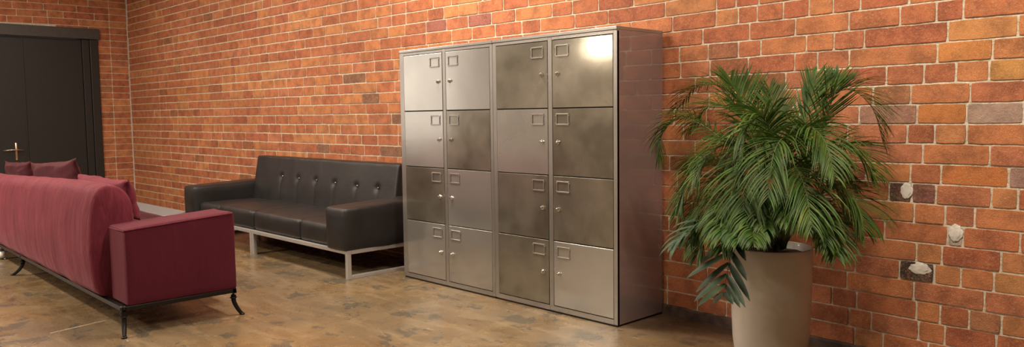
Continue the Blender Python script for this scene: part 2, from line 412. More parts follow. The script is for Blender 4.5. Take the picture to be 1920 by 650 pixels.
build_bricks('wall_back', lambda u, z, d: (XB + d, u, z), -8.0, -.012, 4.2, {}, random.Random(5), opening=OPEN, fixed=fix_back,
             mortar_quads=[(-8.0, WY0, 0, 4.2), (WY0, WY1, 0, WZ0), (WY0, WY1, WZ1, 4.2), (WY1, DY0, 0, 4.2), (DY1, 0.0, 0, 4.2), (DY0, DY1, DZ, 4.2)])
# broken brick with a pale mortar lump, part of the wall's surface
def lump(px, py, w_, h_):
    P = at(px, py, 1, 0); bm = bmesh.new(); bmesh.ops.create_icosphere(bm, subdivisions=4, radius=1)
    for v in bm.verts:
        n_ = noise.noise(v.co * 2.3) * .25 + noise.noise(v.co * 5) * .10
        v.co = v.co * (1 + n_); v.co = Vector((P.x + v.co.x * w_, -.001 + v.co.y * .004, P.z + v.co.z * h_))
    return bm
WR = bpy.data.objects['wall_right']
tag(from_bm('mortar_patch', lump(1725, 503, .055, .030), LUMP, WR, True), 'pale mortar lump filling a broken brick')
tag(from_bm('mortar_patch', lump(1700, 358, .028, .040), LUMP, WR, True), 'small grey mortar patch beside a dark broken brick')
tag(from_bm('mortar_patch', lump(1792, 437, .030, .042), LUMP, WR, True), 'square pale mortar patch between two bricks')

# other room surfaces
def struct(name, bm, m_): return tag(from_bm(name, bm, m_), kind='structure')
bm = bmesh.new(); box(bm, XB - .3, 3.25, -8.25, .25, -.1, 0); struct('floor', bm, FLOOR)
bm = bmesh.new(); box(bm, XB - .3, 3.25, -8.25, .25, 4.2, 4.3); struct('ceiling', bm, CEIL)
bm = bmesh.new(); box(bm, XB - .3, 3.25, -8.25, -8.0, 0, 4.2); struct('wall_left', bm, PLASTER)
bm = bmesh.new(); box(bm, 3.0, 3.25, -8.0, 0, 0, 4.2); struct('wall_front', bm, simple('dark_plaster', (.10, .085, .075), .9))
bm = bmesh.new()
xs = [XB * 0 - 5.2 + i * .06 for i in range(137)]
rgp = random.Random(3)
ringp = []
for x in xs:
    y = -.016 + rgp.uniform(-.003, .003); zt = zc(0, x) + .004 + rgp.uniform(-.003, .003)
    ringp.append([bm.verts.new(q) for q in ((x, .0, 0), (x, y - .004, 0), (x, y, zt - .008), (x, y + .008, zt), (x, 0, zt))])
for a, c in zip(ringp, ringp[1:]):
    for i in range(5): bm.faces.new((a[i], a[(i + 1) % 5], c[(i + 1) % 5], c[i]))
bm.faces.new(ringp[0]); bm.faces.new(ringp[-1][::-1])
struct('baseboard_right', bm, PLINTH)

# door
bm = bmesh.new(); x0 = XB - .25
box(bm, x0, XB + .03, DY1 - .115, DY1 + .0, 0, 2.50, .008); box(bm, x0, XB + .005, DY1 - .215, DY1 - .117, 0, 2.50, .006)
box(bm, x0, XB + .03, DY0, DY0 + .12, 0, 2.50, .008); box(bm, x0, XB - .1, DY0 + .1, DY1 - .2, 0, .02)
door = tag(from_bm('door_1', bm, DOORF), kind='structure')
bm = bmesh.new(); box(bm, x0, XB + .05, DY0 - .02, DY1 + .02, 2.502, DZ + .02, .006); from_bm('lintel', bm, LINTEL, door)
YM = -1.425
for a, c in ((YM + .003, DY1 - .218), (DY0 + .122, YM - .003)):
    bm = bmesh.new(); box(bm, XB - .06, XB - .015, a, c, .01, 2.495, .006)
    leaf = from_bm('door_leaf', bm, DOORP, door)
    if c < YM + .1:
        bm = bmesh.new(); hy = -1.575; hz = .865
        box(bm, XB - .016, XB - .002, hy - .014, hy + .014, hz - .13, hz + .12, .005)
        tube(bm, [(XB - .01, hy, hz + .02), (XB + .05, hy, hz + .02)], .012)
        tube(bm, [(XB + .05, hy - .17, hz + .012), (XB + .052, hy - .06, hz + .022), (XB + .05, hy, hz + .02), (XB + .052, hy + .09, hz + .012)], [.006, .008, .010, .006])
        tag(from_bm('door_handle', bm, BRASS, leaf, True), 'pale brass lever handle on an upright plate')
bm = bmesh.new(); box(bm, XB - .018, XB - .004, YM - .012, YM + .004, .01, 2.49, .003); from_bm('meeting_strip', bm, DOORF, door)

# unseen glowing window added in the back wall to brighten the locker doors
bm = bmesh.new(); box(bm, XB - .2, XB + .01, WY0, WY0 + .07, WZ0, WZ1, .005); box(bm, XB - .2, XB + .01, WY1 - .07, WY1, WZ0, WZ1, .005)
box(bm, XB - .2, XB + .01, WY0 + .07, WY1 - .07, WZ1 - .07, WZ1, .005); box(bm, XB - .2, XB + .04, WY0 + .07, WY1 - .07, WZ0, WZ0 + .07, .005)
for q in (1, 2): box(bm, XB - .1, XB - .04, WY0 + (WY1 - WY0) * q / 3 - .025, WY0 + (WY1 - WY0) * q / 3 + .025, WZ0 + .07, WZ1 - .07, .004)
fill_window = tag(from_bm('fill_window_1', bm, DOORF), kind='structure')
for q in range(3):
    bm = bmesh.new(); box(bm, XB - .08, XB - .07, WY0 + .05 + (WY1 - WY0 - .1) * q / 3, WY0 + .05 + (WY1 - WY0 - .1) * (q + 1) / 3, WZ0 + .06, WZ1 - .06); from_bm('fill_pane', bm, FILL_PANE, fill_window)

# ------------------------------------------------------------ lamps (pendant, and ceiling lights added for brightness, all out of view)
def fill_lamp(x, y, z, wts, lab):
    t = empty('added_ceiling_light', (x, y, z), lab, 'ceiling light', 'added linear ceiling lights')
    bm = bmesh.new(); box(bm, -.62, .62, -.14, .14, -.0, .08, .01); from_bm('housing', bm, LAMPW, t)
    bm = bmesh.new(); box(bm, -.6, .6, -.12, .12, -.012, .002, .003); from_bm('diffuser', bm, EMIT, t)
    for hx in (-.4, .4):
        bm = bmesh.new(); tube(bm, [(hx, 0, .08), (hx, 0, 4.2 - z)], .006); from_bm('hanger', bm, IRON, t)
    ld = bpy.data.lights.new('fill_light', 'AREA'); ld.shape = 'RECTANGLE'; ld.size = 1.2; ld.size_y = .3; ld.energy = wts; ld.color = WARM
    lo = bpy.data.objects.new('fill_light', ld); COL.objects.link(lo); lo.parent = t; lo.location = (0, 0, -.02)
LLAB = ['added unseen white linear lamp high above the lockers', 'added unseen white linear lamp high above the black sofa', 'added unseen white linear lamp in the corner by the dark door', 'added unseen white linear lamp high above the potted palm',
        'added unseen white linear lamp above the open floor in front of the lockers', 'added unseen white linear lamp high above the space behind the red sofa', 'added unseen white linear lamp facing the dark door across the room', 'added unseen white linear lamp nearest the plaster wall']
for (x, y, z, e), lb in zip(FILL_LAMPS, LLAB):
    fill_lamp(x, y, z, e, lb)
for x, y, z, e in PEND:
    t = empty('pendant_lamp', (x, y, z), 'glowing globe pendant lamp hanging low behind the red sofa', 'pendant lamp')
    bm = bmesh.new(); lathe(bm, [(0, .30), (.03, .30), (.05, .28), (.07, .115), (0, .115)]); from_bm('cap', bm, IRON, t, True)
    bm = bmesh.new(); bmesh.ops.create_uvsphere(bm, u_segments=32, v_segments=20, radius=.13); from_bm('globe', bm, GLOBE, t, True)
    bm = bmesh.new(); tube(bm, [(0, 0, .25), (0, 0, 4.2 - z)], .005); from_bm('cord', bm, IRON, t)

# ------------------------------------------------------------ lockers
YF = -.479; YBK = -.024
ZS = [1.757, 1.326, .896, .474, .046]
def locker_unit(xa, xb, cols, kinds, lab):
    t = empty('locker_cabinet', ((xa + xb) / 2, (YF + YBK) / 2, 0), lab, 'locker cabinet')
    ox, oy = t.location.x, t.location.y
    def B(bm, a, b2, c, d, e, f, **k): box(bm, a - ox, b2 - ox, c - oy, d - oy, e, f, **k)
    bm = bmesh.new()
    B(bm, xa, cols[0][0], YF, YF + .02, .013, 1.775, bev=.002); B(bm, cols[1][1], xb, YF, YF + .02, .013, 1.775, bev=.002)
    B(bm, cols[0][1], cols[1][0], YF, YF + .02, .013, 1.775, bev=.002)
    for a, c in cols:
        B(bm, a, c, YF, YF + .02, ZS[0] + .002, 1.775); B(bm, a, c, YF, YF + .02, .013, ZS[4] - .002)
    from_bm('face_frame', bm, L_FRAME, t)
    bm = bmesh.new()
    B(bm, xa, xa + .012, YF + .02, YBK, .013, 1.778); B(bm, xb - .012, xb, YF + .001, YBK, .013, 1.778, bev=.002)
    B(bm, xa + .012, xb - .012, YBK - .01, YBK, .013, 1.778); B(bm, xa + .012, xb - .012, YF + .02, YBK, .013, .03)
    from_bm('carcass', bm, L_SIDE, t)
    bm = bmesh.new(); B(bm, xa + .013, xb - .013, YF + .0215, YF + .04, .03, 1.77); from_bm('gap_shade_panel', bm, BLACKGAP, t)  # black sheet that paints the shade in the door gaps
    bm = bmesh.new(); B(bm, xa + .006, xb - .008, YF + .008, YBK - .01, 0, .013); from_bm('plinth', bm, BLACKGAP, t)
    bm = bmesh.new(); B(bm, xa - .000, xb + .001, YF - .004, YBK, 1.779, 1.80, bev=.003)
    B(bm, xa + .002, xb - .001, YF + .004, YBK, 1.7755, 1.779)
    from_bm('top_panel', bm, L_FRAME, t)
    g = .003
    for ci, (a, c) in enumerate(cols):
        for ri in range(4):
            z1, z0 = ZS[ri] - g, ZS[ri + 1] + g
            bm = bmesh.new(); B(bm, a + g * (1.6 if ci else .6), c - g * (.6 if ci else 1.6), YF - .001, YF + .018, z0, z1, bev=.0022)
            dark = kinds[ri][ci] != 'L'
            d = from_bm('locker_door', bm, {'D': L_DARK, 'M': L_MID, 'L': L_LIGHT}[kinds[ri][ci]], t)
            tag(d, 'darker mottled steel locker door' if dark else 'lighter plain steel locker door')
            hx = (a + .035, a + .145) if ci else (c - .147, c - .037)
            zt = z1 - .030; zb = zt - .075
            bm = bmesh.new(); h = .009; yy = YF - .001
            for q in ((hx[0], hx[1], zt - h, zt), (hx[0], hx[1], zb, zb + h), (hx[0], hx[0] + h, zb + h, zt - h), (hx[1] - h, hx[1], zb + h, zt - h)):
                B(bm, q[0], q[1], yy - .005, yy, q[2], q[3], bev=.0015, seg=1)
            for rx in (hx[0] - .002, hx[1] + .002):
                for rz in (zt - .012, zb + .012): B(bm, rx - .004, rx + .004, yy - .003, yy, rz - .004, rz + .004)
            from_bm('label_holder', bm, L_FRAME, d)
            lx = (a + .052) if ci else (c - .052); lz = z1 - .212
            bm = bmesh.new()
            lathe(bm, [(0, .021), (.006, .021), (.0085, .0195), (.0095, .008), (.0135, .006), (.0145, 0)], n=20)
            box(bm, -.0015, .0015, -.005, .005, .019, .0235)
            for v in bm.verts: v.co = Vector((lx - ox + v.co.x, yy - oy - v.co.z, lz + v.co.y))
            from_bm('lock', bm, CHROME, d, False)
locker_unit(-5.066, -3.979, [(-5.012, -4.528), (-4.494, -4.008)], ['LL', 'LD', 'DL', 'LL'], 'grey steel locker cabinet, the farther unit, standing next to the black leather sofa')
locker_unit(-3.977, -2.889, [(-3.940, -3.452), (-3.416, -2.918)], ['MM', 'LD', 'DD', 'DL'], 'grey steel locker cabinet, the nearer unit, beside the potted palm')

# ------------------------------------------------------------ black leather sofa
bs = empty('leather_sofa', (-6.92, -.45, 0), 'long black leather sofa with buttoned back on a steel frame against the brick wall', 'sofa')
SO = Vector((-6.92, -.45, 0))
def finish(name, bm, m_, root, smooth=True, sub=0):
    off = root.location
    for v in bm.verts: v.co -= off
    o = from_bm(name, bm, m_, root, smooth)
    if sub:
        s = o.modifiers.new('sub', 'SUBSURF'); s.levels = s.render_levels = sub
    return o
def soft_box(x0, x1, y0, y1, z0, z1, r, nx, ny, nz, puff=(0, 0, 0), wr=.0, seed=0, fn=None):
    """rounded upholstery block as an evenly gridded surface"""
    bm = bmesh.new(); bmesh.ops.create_cube(bm, size=2)
    vs = {}
    bm.clear()
    cx, cy, cz = (x0 + x1) / 2, (y0 + y1) / 2, (z0 + z1) / 2; hx, hy, hz = (x1 - x0) / 2, (y1 - y0) / 2, (z1 - z0) / 2
    def mk(i, j, k):
        key = (i, j, k)
        if key in vs: return vs[key]
        def fr(i, n, h):   # concentrate lines near edges
            e = [-h, -h + r * .35, -h + r]; inner = n - 5
            L = e + [(-h + r) + (2 * h - 2 * r) * (q + 1) / (inner + 1) for q in range(inner)] + [h - r, h - r * .35, h]
            return L[i]
        p = Vector((fr(i, nx, hx), fr(j, ny, hy), fr(k, nz, hz)))
        c = Vector((max(-hx + r, min(hx - r, p.x)), max(-hy + r, min(hy - r, p.y)), max(-hz + r, min(hz - r, p.z))))
        d = p - c
        if d.length > 1e-6: p = c + d.normalized() * min(r, max(abs(d.x), abs(d.y), abs(d.z)) * 1.0 if False else r)
        u, v_, w_ = p.x / hx, p.y / hy, p.z / hz
        p.x += math.copysign(1, u) * puff[0] * (1 - v_ * v_) * (1 - w_ * w_) * abs(u) ** 3
        p.y += math.copysign(1, v_) * puff[1] * (1 - u ** 4) * (1 - w_ * w_) * abs(v_) ** 3
        p.z += math.copysign(1, w_) * puff[2] * (1 - u ** 4) * (1 - v_ ** 4) * abs(w_) ** 3
        p += Vector((cx, cy, cz))
        if wr: p += Vector([noise.noise(p * 5 + Vector((seed, q * 9, 0))) * wr for q in range(3)])
        if fn: p = fn(p)
        vs[key] = bm.verts.new(p); return vs[key]
    for (n1_, n2_, f) in ((nx, ny, lambda a, b2, s: (a, b2, s * (nz))), (nx, nz, lambda a, b2, s: (a, s * ny, b2)), (ny, nz, lambda a, b2, s: (s * nx, a, b2))):
        for s in (0, 1):
            for a in range(n1_):
                for b2 in range(n2_):
                    q = [mk(*f(a, b2, s)), mk(*f(a + 1, b2, s)), mk(*f(a + 1, b2 + 1, s)), mk(*f(a, b2 + 1, s))]
                    try: bm.faces.new(q)
                    except ValueError: pass
    return bm
sx0, sx1 = -8.56, -5.285
# seats
for i, (a, c) in enumerate(((-8.27, -7.75), (-7.75, -6.97), (-6.97, -6.085), (-6.085, -5.58))):
    finish('seat_cushion', soft_box(a + .002, c - .002, -.845 + (.012 if i == 0 else 0), -.16, .235, .412 - (.012 if i == 0 else 0), .03, 16, 14, 9, (0.0, .010, .010), .004, i), LEATHER, bs)
for a, c in ((sx0, -8.27), (-5.58, sx1)):
    def slope(p): p.z += (p.z - .22) * .10 * (p.y + .45); return p
    finish('armrest', soft_box(a, c, -.885, -.03, .225, .582, .028, 10, 16, 10, (.006, .008, .006), .004, c, slope), LEATHER, bs)
# tufted back
BT = [(-7.985, .672), (-7.64, .670), (-7.284, .665), (-6.926, .662), (-6.57, .655), (-6.182, .648), (-5.839, .648)][1:]
def backfn(p):
    z = p.z; t = (z - .36) / .5
    p.y += (t) * .085 - .0
    if p.y < -.06 + t * .03:
        for bx, bz in BT:
            d2 = ((p.x - bx) / .035) ** 2 + ((z - bz) / .032) ** 2
            p.y += .020 * math.exp(-d2)
            if z < bz: p.y += .007 * math.exp(-((p.x - bx) / .012) ** 2)
    return p
finish('backrest', soft_box(-8.275, -5.555, -.245, -.125, .36, .872, .022, 130, 8, 34, (0, .014, 0), .004, 3, backfn), LEATHER, bs)
for bx, bz in BT:
    bm = bmesh.new(); bmesh.ops.create_uvsphere(bm, u_segments=14, v_segments=8, radius=.012)
    yb = -.245 + .085 * (bz - .36) / .5 + .004
    for v in bm.verts: v.co = Vector((bx + v.co.x, yb + v.co.y * .55, bz + v.co.z))
    finish('button', bm, BUTTON, bs)
bm = bmesh.new(); t = .036
box(bm, -8.50, -5.295, -.86, -.86 + t, .200, .233, .003); box(bm, -8.50, -5.295, -.10, -.10 + t, .20, .233, .003)
box(bm, -5.295 - t, -5.295, -.824, -.10, .20, .233, .003); box(bm, -8.5, -8.5 + t, -.824, -.10, .20, .233, .003); 
finish('seat_rail', bm, TUBE, bs, False)
bm = bmesh.new(); box(bm, -8.45, -5.34, -.82, -.11, .212, .232); finish('shade_panel', bm, BLACKGAP, bs, False)  # black panel added to deepen the shade under the sofa
for lx in (-8.5, -5.295 - t):
    bm = bmesh.new()
    box(bm, lx, lx + t, -.86, -.86 + t, 0.0, .2, .003); box(bm, lx, lx + t, -.10, -.10 + t, 0.0, .2, .003)
    box(bm, lx, lx + t, -.86 + t, -.10, 0, t * .8, .003)
    finish('leg_frame', bm, TUBE, bs, False)
for yy in (-.86, -.10):
    bm = bmesh.new(); box(bm, -7.035, -6.999, yy, yy + t, 0, .2, .003); box(bm, -6.99, -6.955, yy, yy + t, 0, .2, .003); box(bm, -7.0, -6.989, yy + .004, yy + t - .004, .01, .2)
    finish('leg', bm, TUBE, bs, False)

# ------------------------------------------------------------ red sofa
rs = empty('linen_sofa', (-7.4, -2.3, 0), 'dark red linen sofa seen from behind on curved black iron legs', 'sofa')
XL = -9.95
def rb(p):
    # back bulges towards the camera in the middle of its height, leans slightly
    return p
prof = [(-2.60, .175), (-2.665, .182), (-2.70, .215), (-2.722, .30), (-2.735, .42), (-2.735, .55), (-2.725, .66), (-2.71, .76), (-2.69, .835), (-2.655, .885), (-2.61, .905), (-2.55, .895), (-2.50, .86), (-2.465, .80), (-2.452, .72), (-2.45, .60), (-2.45, .45), (-2.45, .30), (-2.46, .19), (-2.52, .176)]
bm = bmesh.new(); rings = []; nx = 170; XR = -5.19
for i in range(nx + 1):
    x = XL + .15 + (XR - XL - .15) * i / nx
    ed = min(1, (x - XL - .15) / .16, (XR - x) / .16); ed = max(0, ed); s = .90 + .10 * math.sqrt(max(0, 1 - (1 - ed) ** 2))
    if i in (0, nx): s = .80
    ring = []
    cy, cz = -2.585, .55
    for j, (y, z) in enumerate(prof):
        yy = cy + (y - cy) * s; zz = cz + (z - cz) * (.95 + .05 * (s - .8) / .2)
        if z > .6: zz += (-.014 - .055 * min(1.4, max(0, (-5.8 - x) / 1.8))) * (z - .6) / .3
        if y < -2.6: yy += noise.noise(Vector((x * 14, z * 1.6, 0))) * .006 + noise.noise(Vector((x * 3, z * 2, 5))) * .010
        zz += noise.noise(Vector((x * 4, j * .4, 2))) * .006
        ring.append(bm.verts.new((x, yy, zz)))
    rings.append(ring)
for a, c in zip(rings, rings[1:]):
    for k in range(len(prof)): bm.faces.new((a[k], a[(k + 1) % len(prof)], c[(k + 1) % len(prof)], c[k]))
bm.faces.new(rings[0]); bm.faces.new(rings[-1][::-1])
finish('backrest', bm, RED, rs, True, 1)
def armfn(p):
    t = (p.z - .18) / .46
    if t > .6: p.z += .042 * (p.y + 2.64) / .66 * (t - .6) / .4
    return p
for a, c in ((-5.17, -4.868), (XL, XL + .325)):
    finish('armrest', soft_box(a, c, -2.625, -1.955, .180, .640, .016, 14, 24, 18, (.006, .004, .004), .003, a, armfn), RED_FLAT_SHADED, rs)
    # welted seam round the top of the arm
    bm = bmesh.new(); cc = []
    for q in range(0, 25): cc.append((c + .002, -2.630 + .665 * q / 24, .632 + .042 * (-.0 + .69 * q / 24) / .66))
    cc2 = [(a + .03, -2.627, .627), (c - .01, -2.627, .627)]
    tube(bm, [(cc[0][0] - .012, -2.627, .628)] + cc, .0035, 6); tube(bm, cc2, .0035, 6)
    finish('piping', bm, RED, rs)
finish('seat_base', soft_box(XL + .32, -5.195, -2.46, -1.985, .18, .33, .02, 20, 10, 6, (0, .0, 0), .003, 2), RED_FLAT_SHADED, rs)
for a, c in ((XL + .33, -7.58), (-7.58, -5.205)):
    finish('seat_cushion', soft_box(a + .004, c - .004, -2.44, -1.80, .325, .50, .04, 24, 12, 8, (0, .012, .02), .008, a), RED_DARK, rs)
bm = bmesh.new()
box(bm, XL + .01, -4.872, -2.662, -2.632, .152, .180, .004); box(bm, XL + .01, -4.872, -1.985, -1.957, .152, .180, .004)
box(bm, -4.903, -4.872, -2.66, -1.957, .152, .180, .004); box(bm, XL + .01, XL + .04, -2.66, -1.957, .152, .180, .004)
box(bm, -7.44, -7.41, -2.66, -1.957, .152, .178, .004)
finish('base_frame', bm, IRON, rs, False)
def sabre(x, y, dx, dy):
    bm = bmesh.new()
    pts = [(x, y, .182), (x + dx * .10, y + dy * .10, .150), (x + dx * .02, y + dy * .02, .115), (x + dx * .18, y + dy * .18, .075), (x + dx * .62, y + dy * .62, .03), (x + dx, y + dy, .004)]
    tube(bm, catmull(pts, 14), [.020, .020, .019, .018, .017, .0165, .016, .015, .0145, .014, .0135, .013, .0125, .012, .013], 10)
    lathe(bm, [(0, .0), (.016, 0), (.017, .006), (.012, .012), (0, .013)], x + dx, y + dy, 14)
    for z in (.118,): lathe(bm, [(.0195, z - .004), (.022, z), (.0195, z + .004)], x + dx * .03, y + dy * .03, 14)
    return bm
for (x, y, dx, dy) in ((-4.892, -2.645, .05, -.018), (-4.895, -1.972, .02, .048), (-7.44, -2.645, -.11, -.06), (-7.44, -1.972, -.06, .05), (XL + .03, -2.64, -.05, -.06), (XL + .03, -1.975, -.05, .05)):
    finish('leg', sabre(x, y, dx, dy), IRON, rs)

def cushion(w_, h_, th, seed, sag=0.0):
    bm = bmesh.new(); n = 30; G = {}
    for side in (1, -1):
        for i in range(n + 1):
            for j in range(n + 1):
                u, v_ = -1 + 2 * i / n, -1 + 2 * j / n
                edge = i in (0, n) or j in (0, n)
                if edge and side < 0: G[(side, i, j)] = G[(1, i, j)]; continue
                pin = 1 - .10 * (1 - (abs(u) ** 4)) * abs(v_) ** 3
                pin2 = 1 - .08 * (1 - (abs(v_) ** 4)) * abs(u) ** 3
                t_ = th * ((1 - abs(u) ** 2.6) * (1 - abs(v_) ** 2.6)) ** .55
                p = Vector((u * w_ / 2 * pin2, side * t_ / 2, v_ * h_ / 2 * pin))
                p.z -= sag * (1 - u * u) * (v_ + 1) / 2
                q = Vector((u * 3 + seed, v_ * 3, side)); p += Vector((0, noise.noise(q) * .015, noise.noise(q * 1.3 + Vector((9, 0, 0))) * .014)) * (1 if not edge else .5)
                G[(side, i, j)] = bm.verts.new(p)
        for i in range(n):
            for j in range(n):
                q = [G[(side, i, j)], G[(side, i + 1, j)], G[(side, i + 1, j + 1)], G[(side, i, j + 1)]]
                bm.faces.new(q if side < 0 else q[::-1])
    bmesh.ops.recalc_face_normals(bm, faces=bm.faces)
    return bm
for (x, y, z, w_, h_, th, rx, ry, rz, sd, m_, lab) in (
    (-6.55, -2.23, .700, 1.40, .31, .18, .22, -.015, -.02, 1, RED, 'rose red scatter cushion on the red sofa, lighter and plumper, nearest its right arm'),
    (-7.94, -2.24, .735, 1.42, .40, .15, .18, -.06, .03, 4, RED_DARK, 'dark red scatter cushion on the red sofa, its pointed corner standing highest'),
    (-9.38, -2.23, .70, 1.15, .36, .15, .20, -.03, .0, 8, RED_DARK, 'dark red scatter cushion at the left end of the red sofa')):
    o = from_bm('scatter_cushion', cushion(w_, h_, th, sd), m_, None, True); o.location = (x, y, z); o.rotation_euler = (rx, ry, rz)
    tag(o, lab, 'cushion', 'scatter cushions on the red sofa')

# ------------------------------------------------------------ low table
tb = empty('coffee_table', (-8.33, -1.46, 0), 'low coffee table with pale grey rounded top between the red and black sofas', 'coffee table')
def rrect(bm, hx, hy, z0, z1, r, n=14):
    def ring(z, ins):
        out = []
        for cx, cy, a0 in ((hx - r, hy - r, 0), (-hx + r, hy - r, 90), (-hx + r, -hy + r, 180), (hx - r, -hy + r, 270)):
            for k in range(n + 1):
                a = R(a0 + 90 * k / n); out.append(bm.verts.new((cx + (r - ins) * math.cos(a), cy + (r - ins) * math.sin(a), z)))
        return out
    R_ = [ring(z0, .012), ring(z0 + .006, .002), ring(z0 + .012, 0), ring(z1 - .006, 0), ring(z1 - .002, .002), ring(z1, .006)]
    for a, c in zip(R_, R_[1:]):
        for k in range(len(a)): bm.faces.new((a[k], a[(k + 1) % len(a)], c[(k + 1) % len(a)], c[k]))
    bm.faces.new(R_[0][::-1]); bm.faces.new(R_[-1])
bm = bmesh.new(); rrect(bm, .92, .20, .365, .40, .19); from_bm('tabletop', bm, TABLETOP, tb)
for sx in (-.55, .55):
    for sy in (-.11, .11):
        bm = bmesh.new(); tube(bm, [(sx, sy, .366), (sx * 1.12, sy * 1.25, 0.0)], [.018, .012], 12); from_bm('leg', bm, TUBE, tb, True)

# small bottle seen under the sofa's left end
P = at(4, 486, 2, 0)
bt = empty('glass_bottle', (P.x, P.y, 0), 'small clear glass bottle with pale label on the floor under the red sofa', 'bottle')
bm = bmesh.new(); lathe(bm, [(0, .002), (.026, .002), (.029, .006), (.029, .085), (.024, .10), (.012, .112), (.011, .132), (.013, .134), (.013, .14), (.009, .14), (.009, .112), (.021, .098), (.026, .084), (.026, .008), (0, .006)], n=24); from_bm('bottle_body', bm, GLASS, bt, True)
bm = bmesh.new(); lathe(bm, [(.0293, .02), (.0298, .02), (.0298, .078), (.0293, .078), (.0293, .02)], n=24); from_bm('bottle_label', bm, LABEL, bt, True)

# ------------------------------------------------------------ potted palm
PX, PY = -1.908, -.47
pp = empty('potted_palm', (PX, PY, 0), 'bushy green palm in a tall grey cylindrical pot by the brick wall', 'potted plant')
pr = .198
bm = bmesh.new()
lathe(bm, [(0, 0), (.135, 0), (.152, .006), (.166, .025), (.176, .06), (.186, .14), (.192, .25), (.196, .40), (.198, .56), (.198, .604), (.196, .609), (.190, .609), (.187, .604), (.185, .50), (0, .50)], n=72)
from_bm('pot', bm, POT, pp, True)
bm = bmesh.new(); lathe(bm, [(0, .585), (.06, .583), (.12, .578), (.1845, .570), (.1845, .505), (0, .505)], n=48)
for v in bm.verts:
    if v.co.z > .56: v.co.z += noise.noise(v.co * 30) * .008
from_bm('soil', bm, SOIL, pp, True)

def frond(pts, Lmax, npair=34, wid=.008, mt=LEAF, droop=.5, name='frond', tone=1.0, fwd=.75, start=.22, seed=0, lab=None, rach=.0045):
    rg = random.Random(seed); n = 60
    C = catmull(pts, n); O = pp.location
    V = []; FC = []; MI = []; CC = []
    # rachis
    bmr = bmesh.new(); tube(bmr, C, [rach * (1.15 - .95 * i / n) for i in range(n + 1)], 6)
    bmr.verts.index_update()
    for v in bmr.verts: V.append(v.co - O); CC.append((1.6 * tone, 1.25 * tone, 1.1 * tone))
    for f in bmr.faces: FC.append(tuple(v.index for v in f.verts)); MI.append(1)
    bmr.free()
    for i in range(npair):
        t = start + (1 - start) * (i + .3) / npair
        for s in (-1, 1):
            tt = min(.995, t + rg.uniform(-.006, .006)); q = tt * n; i0 = min(int(q), n - 1)
            p = C[i0].lerp(C[i0 + 1], q - i0); T = (C[min(i0 + 2, n)] - C[max(i0 - 1, 0)]).normalized()
            S = T.cross(Vector((0, 0, 1)))
            if S.length < .25: S = T.cross(Vector((FW.y, -FW.x, 0)) * .3 + Vector((0, 0, 1)))
            S.normalize(); Nn = S.cross(T).normalized()
            r_ = (tt - start) / (1 - start)
            L = Lmax * 1.08 * (.45 + .55 * math.sin(math.pi * min(1, r_ * .95 + .12)) ** .8) * rg.uniform(.85, 1.1)
            if r_ > .85: L *= .85
            fw_ = fwd + .5 * r_
            d = (T * fw_ + S * s * (1.05 - .3 * r_) + Nn * rg.uniform(.0, .7)).normalized()
            ns = 6; pos = p.copy(); ctr = [pos.copy()]
            dd = d.copy()
            for k in range(ns):
                dd = (dd + Vector((0, 0, -1)) * droop * rg.uniform(.4, 1.4) * (k + 1) / ns * .38).normalized()
                pos = pos + dd * L / ns; 
                pos.y = min(pos.y, -.03)
                if pos.y > -.50 and pos.x < -2.87: pos.x = -2.87 + rg.uniform(0, .01)
                ctr.append(pos.copy())
            col = rg.uniform(.65, 1.35) * tone; yel = rg.uniform(.85, 1.25)
            if rg.random() < .03: yel = 2.0
            base = len(V)
            for k, c_ in enumerate(ctr):
                u = k / ns; wv = wid * rg.uniform(.95, 1.05) * (math.sin(math.pi * min(1, u * .9 + .1)) ** .6 if k < ns else .06)
                dirk = (ctr[min(k + 1, ns)] - ctr[max(k - 1, 0)]).normalized()
                W = dirk.cross(Nn); W = W.normalized() if W.length > .01 else S
                fold = Nn * wv * .45
                for a in (W * wv + fold, Vector((0, 0, 0)), -W * wv + fold):
                    V.append(c_ + a - O); CC.append((col * yel, col, col))
            for k in range(ns):
                for e in (0, 1):
                    b0 = base + k * 3 + e; FC.append((b0, b0 + 1, b0 + 4, b0 + 3)); MI.append(0)
    me = bpy.data.meshes.new(name); me.from_pydata([tuple(v) for v in V], [], FC)
    ca = me.color_attributes.new('tone', 'FLOAT_COLOR', 'POINT'); fl = []
    for c in CC: fl += [c[0], c[1], c[2], 1]
    ca.data.foreach_set('color', fl); me.polygons.foreach_set('material_index', MI)
    o = link(name, me, [mt, STEM], pp, True)
    if lab: tag(o, lab)
    return o
def fp(plist, ys, ye):
    out = []; n = len(plist)
    for i, (x, y) in enumerate(plist):
        t = i / (n - 1); yy = ys + (ye - ys) * (t ** .8); out.append(at(x, y, 1, yy))
    return out
